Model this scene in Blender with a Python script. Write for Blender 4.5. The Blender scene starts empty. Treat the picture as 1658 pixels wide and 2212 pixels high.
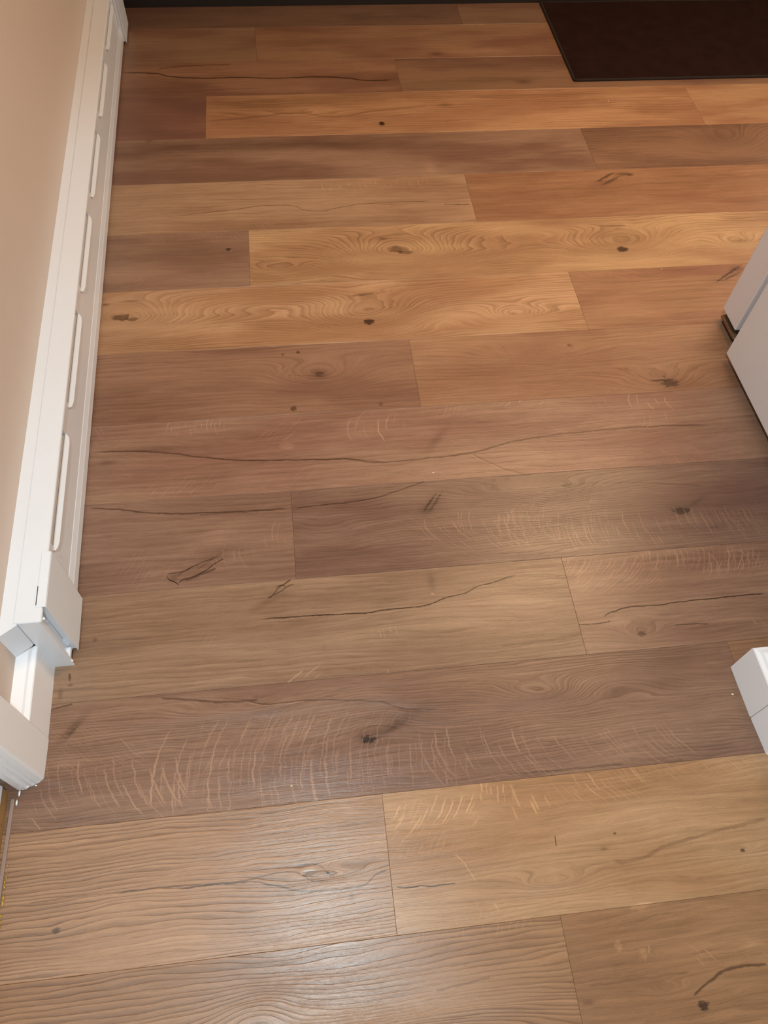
import bpy, bmesh, math, random
from mathutils import Matrix, Vector
random.seed(7)
S = bpy.context.scene
COL = S.collection

# ------------------------------------------------------------ camera, light, exposure
cam_d = bpy.data.cameras.new('camera')
cam = bpy.data.objects.new('camera', cam_d); COL.objects.link(cam)
R = ((0.9929025714765557, -0.11181449610477506, 0.04052162405529415),
     (-0.07322926285096526, -0.8432506821803512, -0.5325089314412264),
     (0.09371210496807546, 0.5257621187031334, -0.8454538638620351))
right, down, fwd = (Vector(r) for r in R)
m = Matrix((right, -down, -fwd)).transposed().to_4x4()
m.translation = Vector((0, 0, 1.48))
cam.matrix_world = m
cam_d.sensor_fit = 'VERTICAL'; cam_d.sensor_height = 24.0
cam_d.lens = 1680.66/2212*24
cam_d.clip_start = 0.02
S.camera = cam
S.view_settings.view_transform = 'Standard'; S.view_settings.look = 'None'
S.view_settings.gamma = 1.0; S.view_settings.use_curve_mapping = False
S.view_settings.exposure = 0.0

w = bpy.data.worlds.new('world'); S.world = w; w.use_nodes = True
w.node_tree.nodes['Background'].inputs[0].default_value = (.93, 1.0, .97, 1)
w.node_tree.nodes['Background'].inputs[1].default_value = 0.90

def lamp(name, kind, loc, power, col, size=.1, rot=(0, 0, 0)):
    d = bpy.data.lights.new(name, kind); d.energy = power; d.color = col
    if kind == 'AREA': d.shape = 'DISK'; d.size = size
    else: d.shadow_soft_size = size
    o = bpy.data.objects.new(name, d); COL.objects.link(o); o.location = loc; o.rotation_euler = rot
    return o
lamp('entry_ceiling_lamp', 'AREA', (-.06, 0.04, 2.25), 35, (.74, .90, .95), .09)
lamp('kitchen_ceiling_lamp', 'AREA', (1.42, 1.90, 2.40), 50, (1.0, .66, .36), .85)

# ------------------------------------------------------------ helpers
def srgb(c, k=1.0):
    out = []
    for v in c[:3]:
        v = v/255.
        out.append(k*(v/12.92 if v <= .04045 else ((v+.055)/1.055)**2.4))
    return (*out, 1.0)

def new_obj(name, bm, mat, parent=None, smooth=False):
    bmesh.ops.recalc_face_normals(bm, faces=bm.faces)
    me = bpy.data.meshes.new(name); bm.to_mesh(me); bm.free()
    if smooth:
        for p in me.polygons: p.use_smooth = True
    if mat: me.materials.append(mat)
    o = bpy.data.objects.new(name, me); COL.objects.link(o)
    if parent: o.parent = parent
    return o
def empty(name, loc=(0, 0, 0)):
    o = bpy.data.objects.new(name, None); COL.objects.link(o); o.location = loc
    o.empty_display_size = .05
    return o
def tag(o, label=None, cat=None, group=None, kind=None):
    for k, v in (('label', label), ('category', cat), ('group', group), ('kind', kind)):
        if v: o[k] = v
    return o
def part(name, bm, mat, root, smooth=False, bevel=0.0):
    """mesh written in world coordinates, parented to a thing whose base is root.location"""
    if bevel: bmesh.ops.bevel(bm, geom=list(bm.edges), offset=bevel, segments=2, affect='EDGES', profile=.6)
    off = Vector((0, 0, 0)); r = root
    while r is not None: off += r.location; r = r.parent
    bmesh.ops.translate(bm, verts=bm.verts, vec=-off)
    return new_obj(name, bm, mat, root, smooth)
def prism(prof, ext, fn, bm=None):
    """closed polygon prof swept between the two values ext; fn(a, b, t) -> xyz"""
    bm = bm or bmesh.new()
    n = len(prof); rings = [[bm.verts.new(fn(a, b, t)) for a, b in prof] for t in ext]
    for i in range(len(rings)-1):
        for j in range(n):
            bm.faces.new((rings[i][j], rings[i][(j+1) % n], rings[i+1][(j+1) % n], rings[i+1][j]))
    bm.faces.new(rings[0]); bm.faces.new(rings[-1][::-1])
    return bm
SK = -.0193                                     # the two side walls lean one degree off the plank joints
def LW(a, z, y): return (a + SK*y, y, z)        # a = X of the surface at Y = 0
def box(x0, x1, y0, y1, z0, z1, sk=0.0, bm=None):
    return prism([(x0, z0), (x1, z0), (x1, z1), (x0, z1)], (y0, y1), lambda a, z, y: (a + sk*y, y, z), bm)
def vprism(plan, z0, z1, bm=None):
    return prism(plan, (z0, z1), lambda x, y, z: (x, y, z), bm)

# ------------------------------------------------------------ node helpers
class N:
    def __init__(s, nt): s.nt = nt
    def node(s, t, **k):
        n = s.nt.nodes.new(t)
        for a, v in k.items(): setattr(n, a, v)
        return n
    def put(s, sock, v):
        if isinstance(v, bpy.types.NodeSocket): s.nt.links.new(v, sock)
        elif v is not None: sock.default_value = v
    def m(s, op, a, b=None, c=None, clamp=False):
        n = s.node('ShaderNodeMath', operation=op, use_clamp=clamp)
        s.put(n.inputs[0], a); s.put(n.inputs[1], b); s.put(n.inputs[2], c)
        return n.outputs[0]
    def add(s, a, b): return s.m('ADD', a, b)
    def sub(s, a, b): return s.m('SUBTRACT', a, b)
    def mul(s, a, b): return s.m('MULTIPLY', a, b)
    def mad(s, a, b, c): return s.m('MULTIPLY_ADD', a, b, c)
    def step(s, v, e0, e1, o0=0., o1=1.):
        n = s.node('ShaderNodeMapRange', interpolation_type='SMOOTHSTEP')
        for i, x in enumerate((v, e0, e1, o0, o1)): s.put(n.inputs[i], x)
        return n.outputs[0]
    def xyz(s, x, y, z=0.):
        n = s.node('ShaderNodeCombineXYZ')
        for i, v in enumerate((x, y, z)): s.put(n.inputs[i], v)
        return n.outputs[0]
    def sep(s, v):
        n = s.node('ShaderNodeSeparateXYZ'); s.put(n.inputs[0], v); return n.outputs
    def noise(s, vec, scale=1., detail=2., rough=.5, dim='3D'):
        n = s.node('ShaderNodeTexNoise', noise_dimensions=dim)
        s.put(n.inputs['Vector'], vec); s.put(n.inputs['Scale'], scale)
        s.put(n.inputs['Detail'], detail); s.put(n.inputs['Roughness'], rough)
        return n.outputs[0]
    def mix(s, f, a, b, mode='MIX'):
        n = s.node('ShaderNodeMix', data_type='RGBA', blend_type=mode)
        s.put(n.inputs[0], f); s.put(n.inputs[6], a); s.put(n.inputs[7], b)
        return n.outputs[2]
def group(name, ins, outs):
    g = bpy.data.node_groups.new(name, 'ShaderNodeTree')
    for i in ins: g.interface.new_socket(i, in_out='INPUT', socket_type='NodeSocketFloat')
    for o in outs: g.interface.new_socket(o, in_out='OUTPUT', socket_type='NodeSocketFloat')
    gi = g.nodes.new('NodeGroupInput'); go = g.nodes.new('NodeGroupOutput')
    return g, N(g), {i: gi.outputs[i] for i in ins}, go
def use(n, g, **k):
    u = n.node('ShaderNodeGroup'); u.node_tree = g
    for a, v in k.items(): n.put(u.inputs[a], v)
    return u.outputs[0]

# bump of the grain field: rings close round it
G_BUMP, n, i, go = group('grain_bump', ['X', 'Y', 'CX', 'CY', 'A', 'B', 'H'], ['Out'])
dx = n.m('DIVIDE', n.sub(i['X'], i['CX']), i['A']); dy = n.m('DIVIDE', n.sub(i['Y'], i['CY']), i['B'])
n.put(go.inputs[0], n.mul(i['H'], n.m('EXPONENT', n.mul(n.add(n.mul(dx, dx), n.mul(dy, dy)), -1.))))
# soft or ragged oval patch: returns 1 + S*mask
G_BLOB, n, i, go = group('wood_patch', ['X', 'Y', 'J', 'CX', 'CY', 'COS', 'SIN', 'A', 'B', 'S', 'Soft'], ['Out'])
dx = n.sub(i['X'], i['CX']); dy = n.sub(i['Y'], i['CY'])
u = n.m('DIVIDE', n.add(n.mul(dx, i['COS']), n.mul(dy, i['SIN'])), i['A'])
v = n.m('DIVIDE', n.sub(n.mul(dy, i['COS']), n.mul(dx, i['SIN'])), i['B'])
d2 = n.add(n.mul(u, u), n.mul(v, v))
soft = n.m('EXPONENT', n.mul(n.mad(i['J'], .8, d2), -1.1))
hard = n.step(n.mad(i['J'], 2.0, n.m('SQRT', d2)), 1.25, .7)
n.put(go.inputs[0], n.mad(n.add(n.mul(soft, i['Soft']), n.mul(hard, n.sub(1., i['Soft']))), i['S'], 1.))
# medullary rays: one curved pale stroke per cell
G_RAY, n, i, go = group('ray_strokes', ['X', 'Y', 'W', 'X0', 'X1', 'Y0', 'Y1', 'F', 'Slope', 'Curve', 'Seed', 'Thick', 'Wob'], ['Out'])
h = n.sub(i['Y1'], i['Y0']); yc = n.sub(i['Y'], n.mad(h, .5, i['Y0']))
sx = n.add(n.sub(i['X'], n.mul(i['Slope'], n.mul(yc, -1.))), n.mul(i['Curve'], n.mul(yc, n.mul(yc, 3.))))
sx = n.mul(n.mad(i['W'], i['Wob'], sx), i['F'])
cid = n.m('FLOOR', sx); fr = n.sub(sx, cid)
wn = n.node('ShaderNodeTexWhiteNoise', noise_dimensions='2D'); n.put(wn.inputs['Vector'], n.xyz(cid, i['Seed']))
sc = n.node('ShaderNodeSeparateColor'); n.put(sc.inputs[0], wn.outputs['Color'])
r, g_, b_ = sc.outputs[0], sc.outputs[1], sc.outputs[2]
ld = n.m('ABSOLUTE', n.sub(fr, n.mad(r, .6, .2)))
t = n.m('DIVIDE', n.sub(i['Y'], i['Y0']), h)
t0 = n.mul(g_, .55); t1 = n.add(t0, n.mad(b_, .5, .32))
tm = n.mul(n.step(t, t0, n.add(t0, .12)), n.step(t, t1, n.sub(t1, .15)))
tm = n.mul(tm, n.mul(n.step(t, -.08, .06), n.step(t, 1.08, .94)))
xm = n.mul(n.step(i['X'], i['X0'], n.add(i['X0'], .02)), n.step(i['X'], i['X1'], n.sub(i['X1'], .02)))
th = n.mul(i['Thick'], n.mad(wn.outputs['Value'], .8, .6))
n.put(go.inputs[0], n.mul(n.mul(n.step(ld, th, n.mul(th, .25)), n.mad(r, .5, .5)), n.mul(tm, xm)))

WOOD_GAIN = (1.0, 1.0, 1.0)
def wood(name, loc, col, col2, ring, fib, feats, seed):
    ma = bpy.data.materials.new(name); ma.use_nodes = True
    n = N(ma.node_tree); bsdf = ma.node_tree.nodes['Principled BSDF']
    tc = n.node('ShaderNodeTexCoord')
    va = n.node('ShaderNodeVectorMath', operation='ADD'); n.put(va.inputs[0], tc.outputs['Object']); va.inputs[1].default_value = loc
    X, Y, _ = n.sep(va.outputs[0])
    big = n.noise(n.xyz(n.mul(X, 2.2), n.mul(Y, 9.), seed*3.1), 1., 3., .55)
    mid = n.noise(n.xyz(n.mul(X, 7.), n.mul(Y, 40.), seed*1.7+9), 1., 3., .6)
    jit = n.sub(n.noise(n.xyz(n.mul(X, 90.), n.mul(Y, 170.), seed+2.), 1., 3., .6), .5)
    wob = n.sub(n.noise(n.xyz(n.mul(X, 30.), n.mul(Y, 45.), seed+5.), 1., 2., .5), .5)
    g = n.add(Y, n.mad(n.sub(big, .5), .05, n.mul(n.sub(mid, .5), .006)))
    for f in feats:
        if f[0] == 'k': g = n.add(g, use(n, G_BUMP, X=X, Y=Y, CX=f[1], CY=f[2], A=f[3], B=f[4], H=f[5]))
    # growth lines, fibres and pores follow the field g
    F, rs = ring
    ph = n.mad(n.noise(n.xyz(n.mul(X, 5.), n.mul(g, 60.), seed+20.), 1., 2., .5), 1.6, n.mul(g, F))
    saw = n.m('FRACT', ph)
    line = n.m('POWER', n.m('SUBTRACT', 1., saw), 2.2)
    line = n.mul(line, n.step(saw, 0., .10))
    rmask = n.step(n.noise(n.xyz(n.mul(X, 3.), n.mul(Y, 14.), seed+31.), 1., 2., .5), .33, .6, .25, 1.)
    line = n.mul(line, rmask)
    f1 = n.noise(n.xyz(n.mul(X, 5.), n.mul(g, 110.), seed+40.), 1., 4., .65)
    f2 = n.noise(n.xyz(n.mul(X, 22.), n.mul(g, 620.), seed+50.), 1., 3., .7)
    pore = n.step(n.noise(n.xyz(n.mul(X, 34.), n.mul(g, 900.), seed+60.), 1., 2., .6), .60, .72)
    base = n.mix(n.step(big, .36, .66), srgb(col), srgb(col2))
    k = n.mad(n.sub(f1, .5), .74*fib, 1.)
    k = n.mul(k, n.mad(n.sub(f2, .5), .62*fib, 1.))
    k = n.mul(k, n.mad(line, -rs*.80, 1.+rs*.2))
    k = n.mul(k, n.mad(pore, -.22*fib, 1.))
    rays = None; pale = None
    wv = n.mad(jit, .45, wob)
    for f in feats:
        if f[0] == 'b':
            _, cx, cy, a, rx, ry, s_, so = f
            k = n.mul(k, use(n, G_BLOB, X=X, Y=Y, J=jit, CX=cx, CY=cy, COS=math.cos(a), SIN=math.sin(a), A=max(rx, .001), B=max(ry, .0008), S=s_, Soft=float(so)))
        elif f[0] == 'r':
            _, x0, x1, y0, y1, Fq, sl, cu, sd, st, th, wb = f
            rr = n.mul(use(n, G_RAY, X=X, Y=Y, W=wv, X0=x0, X1=x1, Y0=y0, Y1=y1, F=Fq, Slope=-sl, Curve=cu, Seed=sd, Thick=th, Wob=wb), st)
            rays = rr if rays is None else n.m('MAXIMUM', rays, rr)
        elif f[0] == 'c':
            pts, wd, st = sorted(f[1]), f[2], f[3]
            xa, xb = pts[0][0], pts[-1][0]
            ys = [p[1] for p in pts]; ya, yb = min(ys)-.002, max(ys)+.002
            t = n.m('DIVIDE', n.sub(X, xa), xb-xa)
            fc = n.node('ShaderNodeFloatCurve'); n.put(fc.inputs['Value'], t)
            cv = fc.mapping.curves[0]
            P = [((px-xa)/(xb-xa), (py-ya)/(yb-ya)) for px, py in pts]
            cv.points[0].location = P[0]; cv.points[1].location = P[-1]
            for p in P[1:-1]: cv.points.new(*p)
            fc.mapping.update()
            d = n.m('ABSOLUTE', n.sub(n.mad(wob, .006, n.mad(jit, .0022, Y)), n.mad(fc.outputs[0], yb-ya, ya)))
            aw = abs(wd)
            ends = n.mul(n.step(t, 0., .04), n.step(t, 1., .96))
            ww = n.mad(jit, aw*1.4, aw)
            mk = n.mul(n.step(d, ww, n.mul(ww, .3)), n.mul(ends, st))
            if wd > 0: k = n.mul(k, n.sub(1., mk))
            else: pale = mk if pale is None else n.m('MAXIMUM', pale, mk)
    spk = n.noise(n.xyz(n.mul(X, 260.), n.mul(Y, 620.), seed+70.), 1., 2., .6)
    k = n.mul(k, n.mad(n.sub(spk, .5), .22*fib, 1.))
    kc = n.xyz(k, n.m('POWER', k, 1.10), n.m('POWER', k, 1.20))
    c = n.mix(1., base, kc, 'MULTIPLY')
    if pale is not None: rays = pale if rays is None else n.m('MAXIMUM', rays, pale)
    if rays is not None:
        b3 = n.mix(1., base, (1.85, 1.98, 2.0, 1), 'MULTIPLY')
        c = n.mix(n.mul(rays, .95), c, b3)
    if WOOD_GAIN != (1, 1, 1): c = n.mix(1., c, (*WOOD_GAIN, 1), 'MULTIPLY')
    n.put(bsdf.inputs['Base Color'], c)
    n.put(bsdf.inputs['Roughness'], n.mad(f2, .10, .27))
    bsdf.inputs['Specular IOR Level'].default_value = .42
    bu = n.node('ShaderNodeBump'); bu.inputs['Strength'].default_value = .6; bu.inputs['Distance'].default_value = .0008
    hgt = n.sub(n.mad(f2, .45, n.mul(f1, .6)), n.mul(line, .55*rs+.1))
    n.put(bu.inputs['Height'], hgt); n.put(bsdf.inputs['Normal'], bu.outputs[0])
    return ma

def paint(name, col, rough=.4, mottling=.03, bump=.15, bscale=60, dirt=0.0):
    ma = bpy.data.materials.new(name); ma.use_nodes = True
    n = N(ma.node_tree); bsdf = ma.node_tree.nodes['Principled BSDF']
    tc = n.node('ShaderNodeTexCoord').outputs['Object']
    a = n.noise(tc, 9., 4., .6); b = n.noise(tc, bscale, 3., .6)
    k = n.mad(n.sub(a, .5), mottling*2, n.mad(n.sub(b, .5), mottling, 1.))
    if dirt: k = n.mul(k, n.step(n.noise(tc, 45., 3., .7), .64, .74, 1., 1.-dirt))
    n.put(bsdf.inputs['Base Color'], n.mix(1., srgb(col), n.xyz(k, k, k), 'MULTIPLY'))
    bsdf.inputs['Roughness'].default_value = rough
    bu = n.node('ShaderNodeBump'); bu.inputs['Strength'].default_value = bump; bu.inputs['Distance'].default_value = .001
    n.put(bu.inputs['Height'], b); n.put(bsdf.inputs['Normal'], bu.outputs[0])
    return ma

M_WALL = paint('beige_wall_paint', (200, 183, 171), .6, .02, .12, 260)
M_CEIL = paint('ceiling_paint', (225, 215, 205), .8)
M_ENAMEL = paint('white_heater_enamel', (219, 222, 229), .32, .015, .06, 40, .02)
M_TRIM = paint('white_gloss_trim_paint', (232, 230, 233), .34, .02, .12, 90, .05)
M_APPL = paint('white_appliance_enamel', (222, 214, 212), .35, .02, .1, 300)
M_CAULK = paint('dried_white_paint_lumps', (235, 232, 228), .5, .05, .6, 400)
M_RAWWOOD = paint('bare_stained_wood', (150, 112, 66), .7, .22, .5, 30, .35)
M_GAP = paint('black_gap', (22, 16, 14), .9)
M_VINYLEDGE = paint('vinyl_edge_strip', (140, 118, 108), .45, .05)
M_GLUE = paint('yellow_glue', (176, 138, 50), .25, .2, .8, 300)
M_DARKWOOD = paint('dark_brown_cabinet_wood', (24, 14, 10), .6, .2, .2, 30)
M_SUB = paint('subfloor', (40, 30, 24), .9)

def brushed_metal():
    ma = bpy.data.materials.new('brushed_metal'); ma.use_nodes = True
    n = N(ma.node_tree); b = ma.node_tree.nodes['Principled BSDF']
    tc = n.node('ShaderNodeTexCoord').outputs['Object']; x, y, z = n.sep(tc)
    v = n.noise(n.xyz(n.mul(x, 20.), n.mul(y, 20.), n.mul(z, 900.)), 1., 3.)
    n.put(b.inputs['Base Color'], n.mix(v, srgb((120, 100, 78)), srgb((175, 155, 130))))
    b.inputs['Metallic'].default_value = .9; n.put(b.inputs['Roughness'], n.mad(v, .2, .25))
    return ma
M_METAL = brushed_metal()

def carpet():
    ma = bpy.data.materials.new('dark_brown_rug_pile'); ma.use_nodes = True
    n = N(ma.node_tree); b = ma.node_tree.nodes['Principled BSDF']
    tc = n.node('ShaderNodeTexCoord').outputs['Object']
    a = n.noise(tc, 700., 3., .7); c = n.noise(tc, 14., 4., .6)
    k = n.mad(n.sub(a, .5), 1.1, n.mad(n.sub(c, .5), .9, 1.))
    n.put(b.inputs['Base Color'], n.mix(1., srgb((40, 24, 19)), n.xyz(k, k, k), 'MULTIPLY'))
    b.inputs['Roughness'].default_value = 1.; b.inputs['Specular IOR Level'].default_value = .05
    bu = n.node('ShaderNodeBump'); bu.inputs['Strength'].default_value = .9; bu.inputs['Distance'].default_value = .002
    n.put(bu.inputs['Height'], a); n.put(b.inputs['Normal'], bu.outputs[0])
    return ma
M_RUG = carpet()
M_RUGEDGE = paint('rug_binding', (28, 16, 12), .97, .2, .8, 500)

# ------------------------------------------------------------ the floor: one object per plank
# row, x0, x1, colour, second colour, (growth lines per metre, strength), fibre, print features:
#   k = grain bump, b = patch or knot, r = band of ray flecks, c = crack or streak     (metres on the floor)
PLANKS = [  # far rows' colours are painted paler to make up for weak far light
 (5, -2.1, -0.5, (147, 115, 98), (131, 96, 81), (90, 0.34), 1.0, [
 ]),
 (0, -1.29, 0.373, (135, 98, 68), (125, 88, 60), (105, 0.86), 0.9, [
   ('k',0.1057,-0.062,0.2418,0.0325,-0.0715),
   ('k',-0.1392,-0.0003,0.0657,0.0367,-0.0367),
   ('b',-0.1524,0.0685,0,0.0525,0.0066,-0.14,1),
   ('b',-0.33,0.0655,0,0.0884,0.009,-0.06,1),
   ('b',-0.3799,0.052,0,0.1166,0.0252,-0.05,1),
   ('r',0.102,0.352,0.057,0.0909,87.0,0.4,0,3,0.35,0.076,0.0102),
   ('c',[(0.1445,-0.0005),(0.1911,0.004),(0.238,0.0072)],0.0025,0.3),
   ('b',0.3727,0.0134,0,0.0464,0.0104,-0.14,1),
 ]),
 (0, 0.373, 2.03, (140, 102, 71), (126, 88, 59), (70, 0.23), 1.0, [
   ('b',0.5777,-0.0705,0,0.0091,0.0062,-0.75,0),
   ('c',[(0.5638,-0.0554),(0.5964,-0.0394),(0.642,-0.0246),(0.705,-0.0262)],0.0032,0.6),
   ('c',[(0.3953,-0.0222),(0.4981,-0.0218),(0.5702,-0.0219)],0.0025,0.2),
   ('k',0.532,-0.0407,0.0461,0.0088,0.0158),
   ('r',0.485,0.524,-0.004,0.0289,79.8,0.2,0,5,0.75,0.136,0.0102),
   ('r',0.57,0.633,-0.0181,0.018,72.5,-0.9,3,6,0.7,0.119,0.0102),
   ('b',0.4604,0.0274,0,0.0063,0.0079,0.3,0),
   ('b',0.5005,0.0128,0,0.0055,0.0092,0.3,0),
   ('b',0.6874,0.0093,0,0.0207,0.0106,0.22,1),
   ('b',0.6459,0.0669,0,0.0243,0.0028,0.3,1),
   ('b',0.5123,0.08,0,0.0161,0.0035,0.3,0),
   ('b',0.6803,0.0345,0,0.0643,0.0268,-0.05,1),
   ('b',0.3896,-0.0442,0,0.0121,0.0043,-0.4,1),
 ]),
 (1, -1.57, 0.092, (147, 111, 83), (134, 100, 75), (135, 0.98), 1.0, [
   ('k',-0.0225,0.1902,0.0878,0.0102,0.0163),
   ('k',-0.1358,0.124,0.5452,0.0406,0.0101),
   ('c',[(-0.3754,0.1978),(-0.3155,0.2006),(-0.171,0.1959),(-0.0899,0.2019),(-0.0584,0.1919),(-0.0295,0.1814),(-0.0134,0.1833)],0.002,0.5),
   ('c',[(-0.0694,0.2108),(-0.0294,0.2058),(-0.0025,0.1984),(-0.0065,0.1885)],0.0018,0.45),
   ('c',[(-0.275,0.1948),(-0.171,0.1945),(-0.1105,0.1836),(-0.0385,0.1664),(0.0307,0.1647),(0.0654,0.1808),(0.0949,0.1902)],0.002,0.55),
   ('c',[(-0.5194,0.1972),(-0.452,0.2018),(-0.337,0.1987)],0.002,0.3),
   ('b',-0.4695,0.1531,0,0.0068,0.0048,-0.6,0),
   ('b',-0.0159,0.1925,0,0.0032,0.0022,-0.7,0),
   ('b',0.0442,0.2129,0,0.0811,0.0223,-0.1,1),
   ('b',-0.4757,0.2849,0,0.0713,0.0122,0.08,1),
   ('b',0.0223,0.1512,0,0.0063,0.0057,-0.4,1),
   ('b',-0.4158,0.2252,0,0.1248,0.0182,-0.05,1),
 ]),
 (1, 0.092, 1.755, (158, 121, 88), (144, 105, 72), (110, 0.34), 1.0, [
   ('r',0.094,0.268,0.2373,0.3004,60.9,0.75,2,11,0.75,0.093,0.0102),
   ('r',0.09,0.228,0.2012,0.2624,87.0,0.9,0,12,0.5,0.076,0.0102),
   ('r',0.258,0.344,0.2726,0.3171,49.3,0.1,0,13,0.8,0.111,0.0102),
   ('r',0.317,0.406,0.2188,0.3061,29.0,-0.25,0,14,0.85,0.085,0.0051),
   ('r',0.397,0.605,0.2482,0.3173,58.0,-0.75,-2,15,0.75,0.068,0.0102),
   ('r',0.509,0.825,0.2764,0.3179,75.4,-0.9,-2,16,0.45,0.068,0.0102),
   ('r',0.094,0.224,0.1934,0.2234,101.5,0.6,0,17,0.4,0.085,0.0102),
   ('c',[(0.2108,0.1952),(0.2215,0.1849),(0.229,0.1706),(0.2375,0.1534)],-0.0026,0.55),
   ('c',[(0.099,0.1566),(0.1351,0.1549),(0.2038,0.1526)],0.0016,0.8),
   ('k',0.3777,0.1361,0.0772,0.0158,0.0348),
   ('k',0.4844,0.1283,0.2136,0.0215,-0.0107),
   ('c',[(0.4839,0.1569),(0.519,0.1547),(0.5859,0.1714),(0.6705,0.1844),(0.7929,0.1979)],0.0045,0.28),
   ('k',0.7237,0.1513,0.0591,0.0074,0.0118),
   ('b',0.3925,0.2013,-1.654,0.0085,0.0,-0.75,0),
   ('b',0.4763,0.1792,0,0.0075,0.003,-0.4,1),
   ('b',0.7262,0.1511,0,0.0042,0.003,-0.7,0),
   ('b',0.5026,0.2029,0,0.0025,0.0015,-0.6,0),
   ('r',0.222,0.281,0.089,0.131,43.5,-0.4,0,18,0.5,0.068,0.0102),
   ('r',0.184,0.27,0.0845,0.1122,87.0,-0.5,0,19,0.35,0.085,0.0102),
   ('c',[(0.6238,0.1133),(0.7599,0.1137)],0.004,0.12),
   ('b',0.5218,0.084,0,0.0177,0.0035,0.25,0),
   ('b',0.6382,0.0569,0,0.0242,0.0034,0.2,1),
   ('r',0.094,0.268,0.2373,0.3004,71.3,0.75,2,211,0.56,0.093,0.0102),
   ('r',0.258,0.344,0.2726,0.3171,57.7,0.1,0,213,0.6,0.111,0.0102),
   ('r',0.317,0.406,0.2188,0.3061,33.9,-0.25,0,214,0.64,0.085,0.0051),
   ('r',0.397,0.605,0.2482,0.3173,67.9,-0.75,-2,215,0.56,0.068,0.0102),
 ]),
 (2, -0.825, 0.838, (125, 94, 75), (110, 79, 63), (170, 0.57), 1.1, [
   ('r',-0.542,-0.246,0.2971,0.4273,39.1,-0.55,-1.5,21,0.9,0.072,0.0119),
   ('r',-0.549,-0.323,0.3891,0.4657,69.6,-1.3,-3,22,0.6,0.068,0.0102),
   ('r',-0.348,0.127,0.2915,0.4677,37.7,0.08,-0.9,23,0.95,0.064,0.0119),
   ('r',-0.322,0.124,0.2903,0.4224,43.5,0.05,-0.6,24,0.85,0.06,0.0136),
   ('r',-0.248,-0.007,0.366,0.4784,49.3,0.5,0,25,0.7,0.068,0.0102),
   ('r',-0.161,0.172,0.421,0.4743,66.7,0.7,0,26,0.6,0.068,0.0102),
   ('r',0.101,0.265,0.2933,0.402,49.3,0.0,-0.4,27,0.85,0.06,0.0102),
   ('r',0.164,0.408,0.2912,0.4225,40.6,-0.45,-1.6,28,0.85,0.06,0.0102),
   ('r',0.322,0.712,0.2925,0.3902,49.3,-0.9,-2.2,29,0.7,0.055,0.0102),
   ('r',-0.555,-0.393,0.4517,0.4956,87.0,-1.5,0,30,0.5,0.076,0.0102),
   ('k',0.4333,0.474,0.0877,0.024,0.0456),
   ('k',0.5806,0.4739,0.1123,0.0279,-0.0335),
   ('k',-0.1609,0.5001,0.1327,0.0181,0.0217),
   ('k',0.1026,0.4466,0.0977,0.0396,-0.0238),
   ('b',0.0772,0.4161,0,0.014,0.0087,-0.85,0),
   ('b',0.0772,0.4161,0,0.0263,0.0173,-0.25,1),
   ('b',0.1364,0.4422,0.426,0.06,0.0113,-0.32,1),
   ('b',0.1281,0.4329,0.425,0.0311,0.0043,-0.35,1),
   ('c',[(-0.3153,0.5356),(-0.2535,0.5258),(-0.1784,0.5147),(-0.1251,0.5122)],0.003,0.5),
   ('c',[(-0.1518,0.5139),(-0.0987,0.5031),(-0.0361,0.5034),(0.0535,0.4954),(0.1158,0.4837),(0.1504,0.4692),(0.2222,0.4611)],0.0018,0.5),
   ('c',[(-0.1474,0.5098),(-0.1165,0.5021),(-0.081,0.5004),(-0.0362,0.5015)],-0.0016,0.5),
   ('b',-0.4776,0.4894,0.807,0.0361,0.0075,-0.38,1),
   ('b',-0.4753,0.4846,0.899,0.0181,0.0028,-0.4,1),
   ('c',[(-0.5214,0.5287),(-0.5058,0.5343),(-0.479,0.5407)],0.0024,0.55),
   ('b',0.1199,0.3658,0,0.0121,0.0042,-0.25,1),
   ('b',0.7208,0.5193,0,0.1058,0.0213,-0.13,1),
   ('b',0.6859,0.4713,0,0.0471,0.0094,-0.2,1),
   ('c',[(0.3244,0.3261),(0.466,0.3218),(0.5562,0.3212)],0.003,0.35),
   ('b',-0.4224,0.5125,0,0.052,0.0198,0.05,1),
   ('b',-0.2836,0.5032,0,0.0437,0.018,0.05,1),
   ('r',-0.542,-0.246,0.2971,0.4273,45.7,-0.55,-1.5,221,0.68,0.072,0.0119),
   ('r',-0.549,-0.323,0.3891,0.4657,81.4,-1.3,-3,222,0.45,0.068,0.0102),
   ('r',-0.348,0.127,0.2915,0.4677,44.1,0.08,-0.9,223,0.71,0.064,0.0119),
   ('r',-0.322,0.124,0.2903,0.4224,50.9,0.05,-0.6,224,0.64,0.06,0.0136),
   ('r',-0.248,-0.007,0.366,0.4784,57.7,0.5,0,225,0.52,0.068,0.0102),
   ('r',-0.161,0.172,0.421,0.4743,78.0,0.7,0,226,0.45,0.068,0.0102),
   ('r',0.101,0.265,0.2933,0.402,57.7,0.0,-0.4,227,0.64,0.06,0.0102),
   ('r',0.164,0.408,0.2912,0.4225,47.5,-0.45,-1.6,228,0.64,0.06,0.0102),
   ('r',0.322,0.712,0.2925,0.3902,57.7,-0.9,-2.2,229,0.52,0.055,0.0102),
 ]),
 (2, 0.838, 2.5, (132, 97, 72), (115, 83, 59), (90, 0.34), 1.0, [
 ]),
 (3, -1.125, 0.538, (136, 107, 85), (120, 91, 71), (95, 0.34), 1.0, [
   ('c',[(-0.1205,0.6822),(-0.037,0.6827),(0.0288,0.6797),(0.096,0.6776),(0.1643,0.6808),(0.2064,0.6811),(0.2333,0.6839),(0.2665,0.6949),(0.3137,0.7036),(0.344,0.7162),(0.3817,0.7238),(0.4064,0.7305),(0.4355,0.7379)],0.002,0.85),
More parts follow.
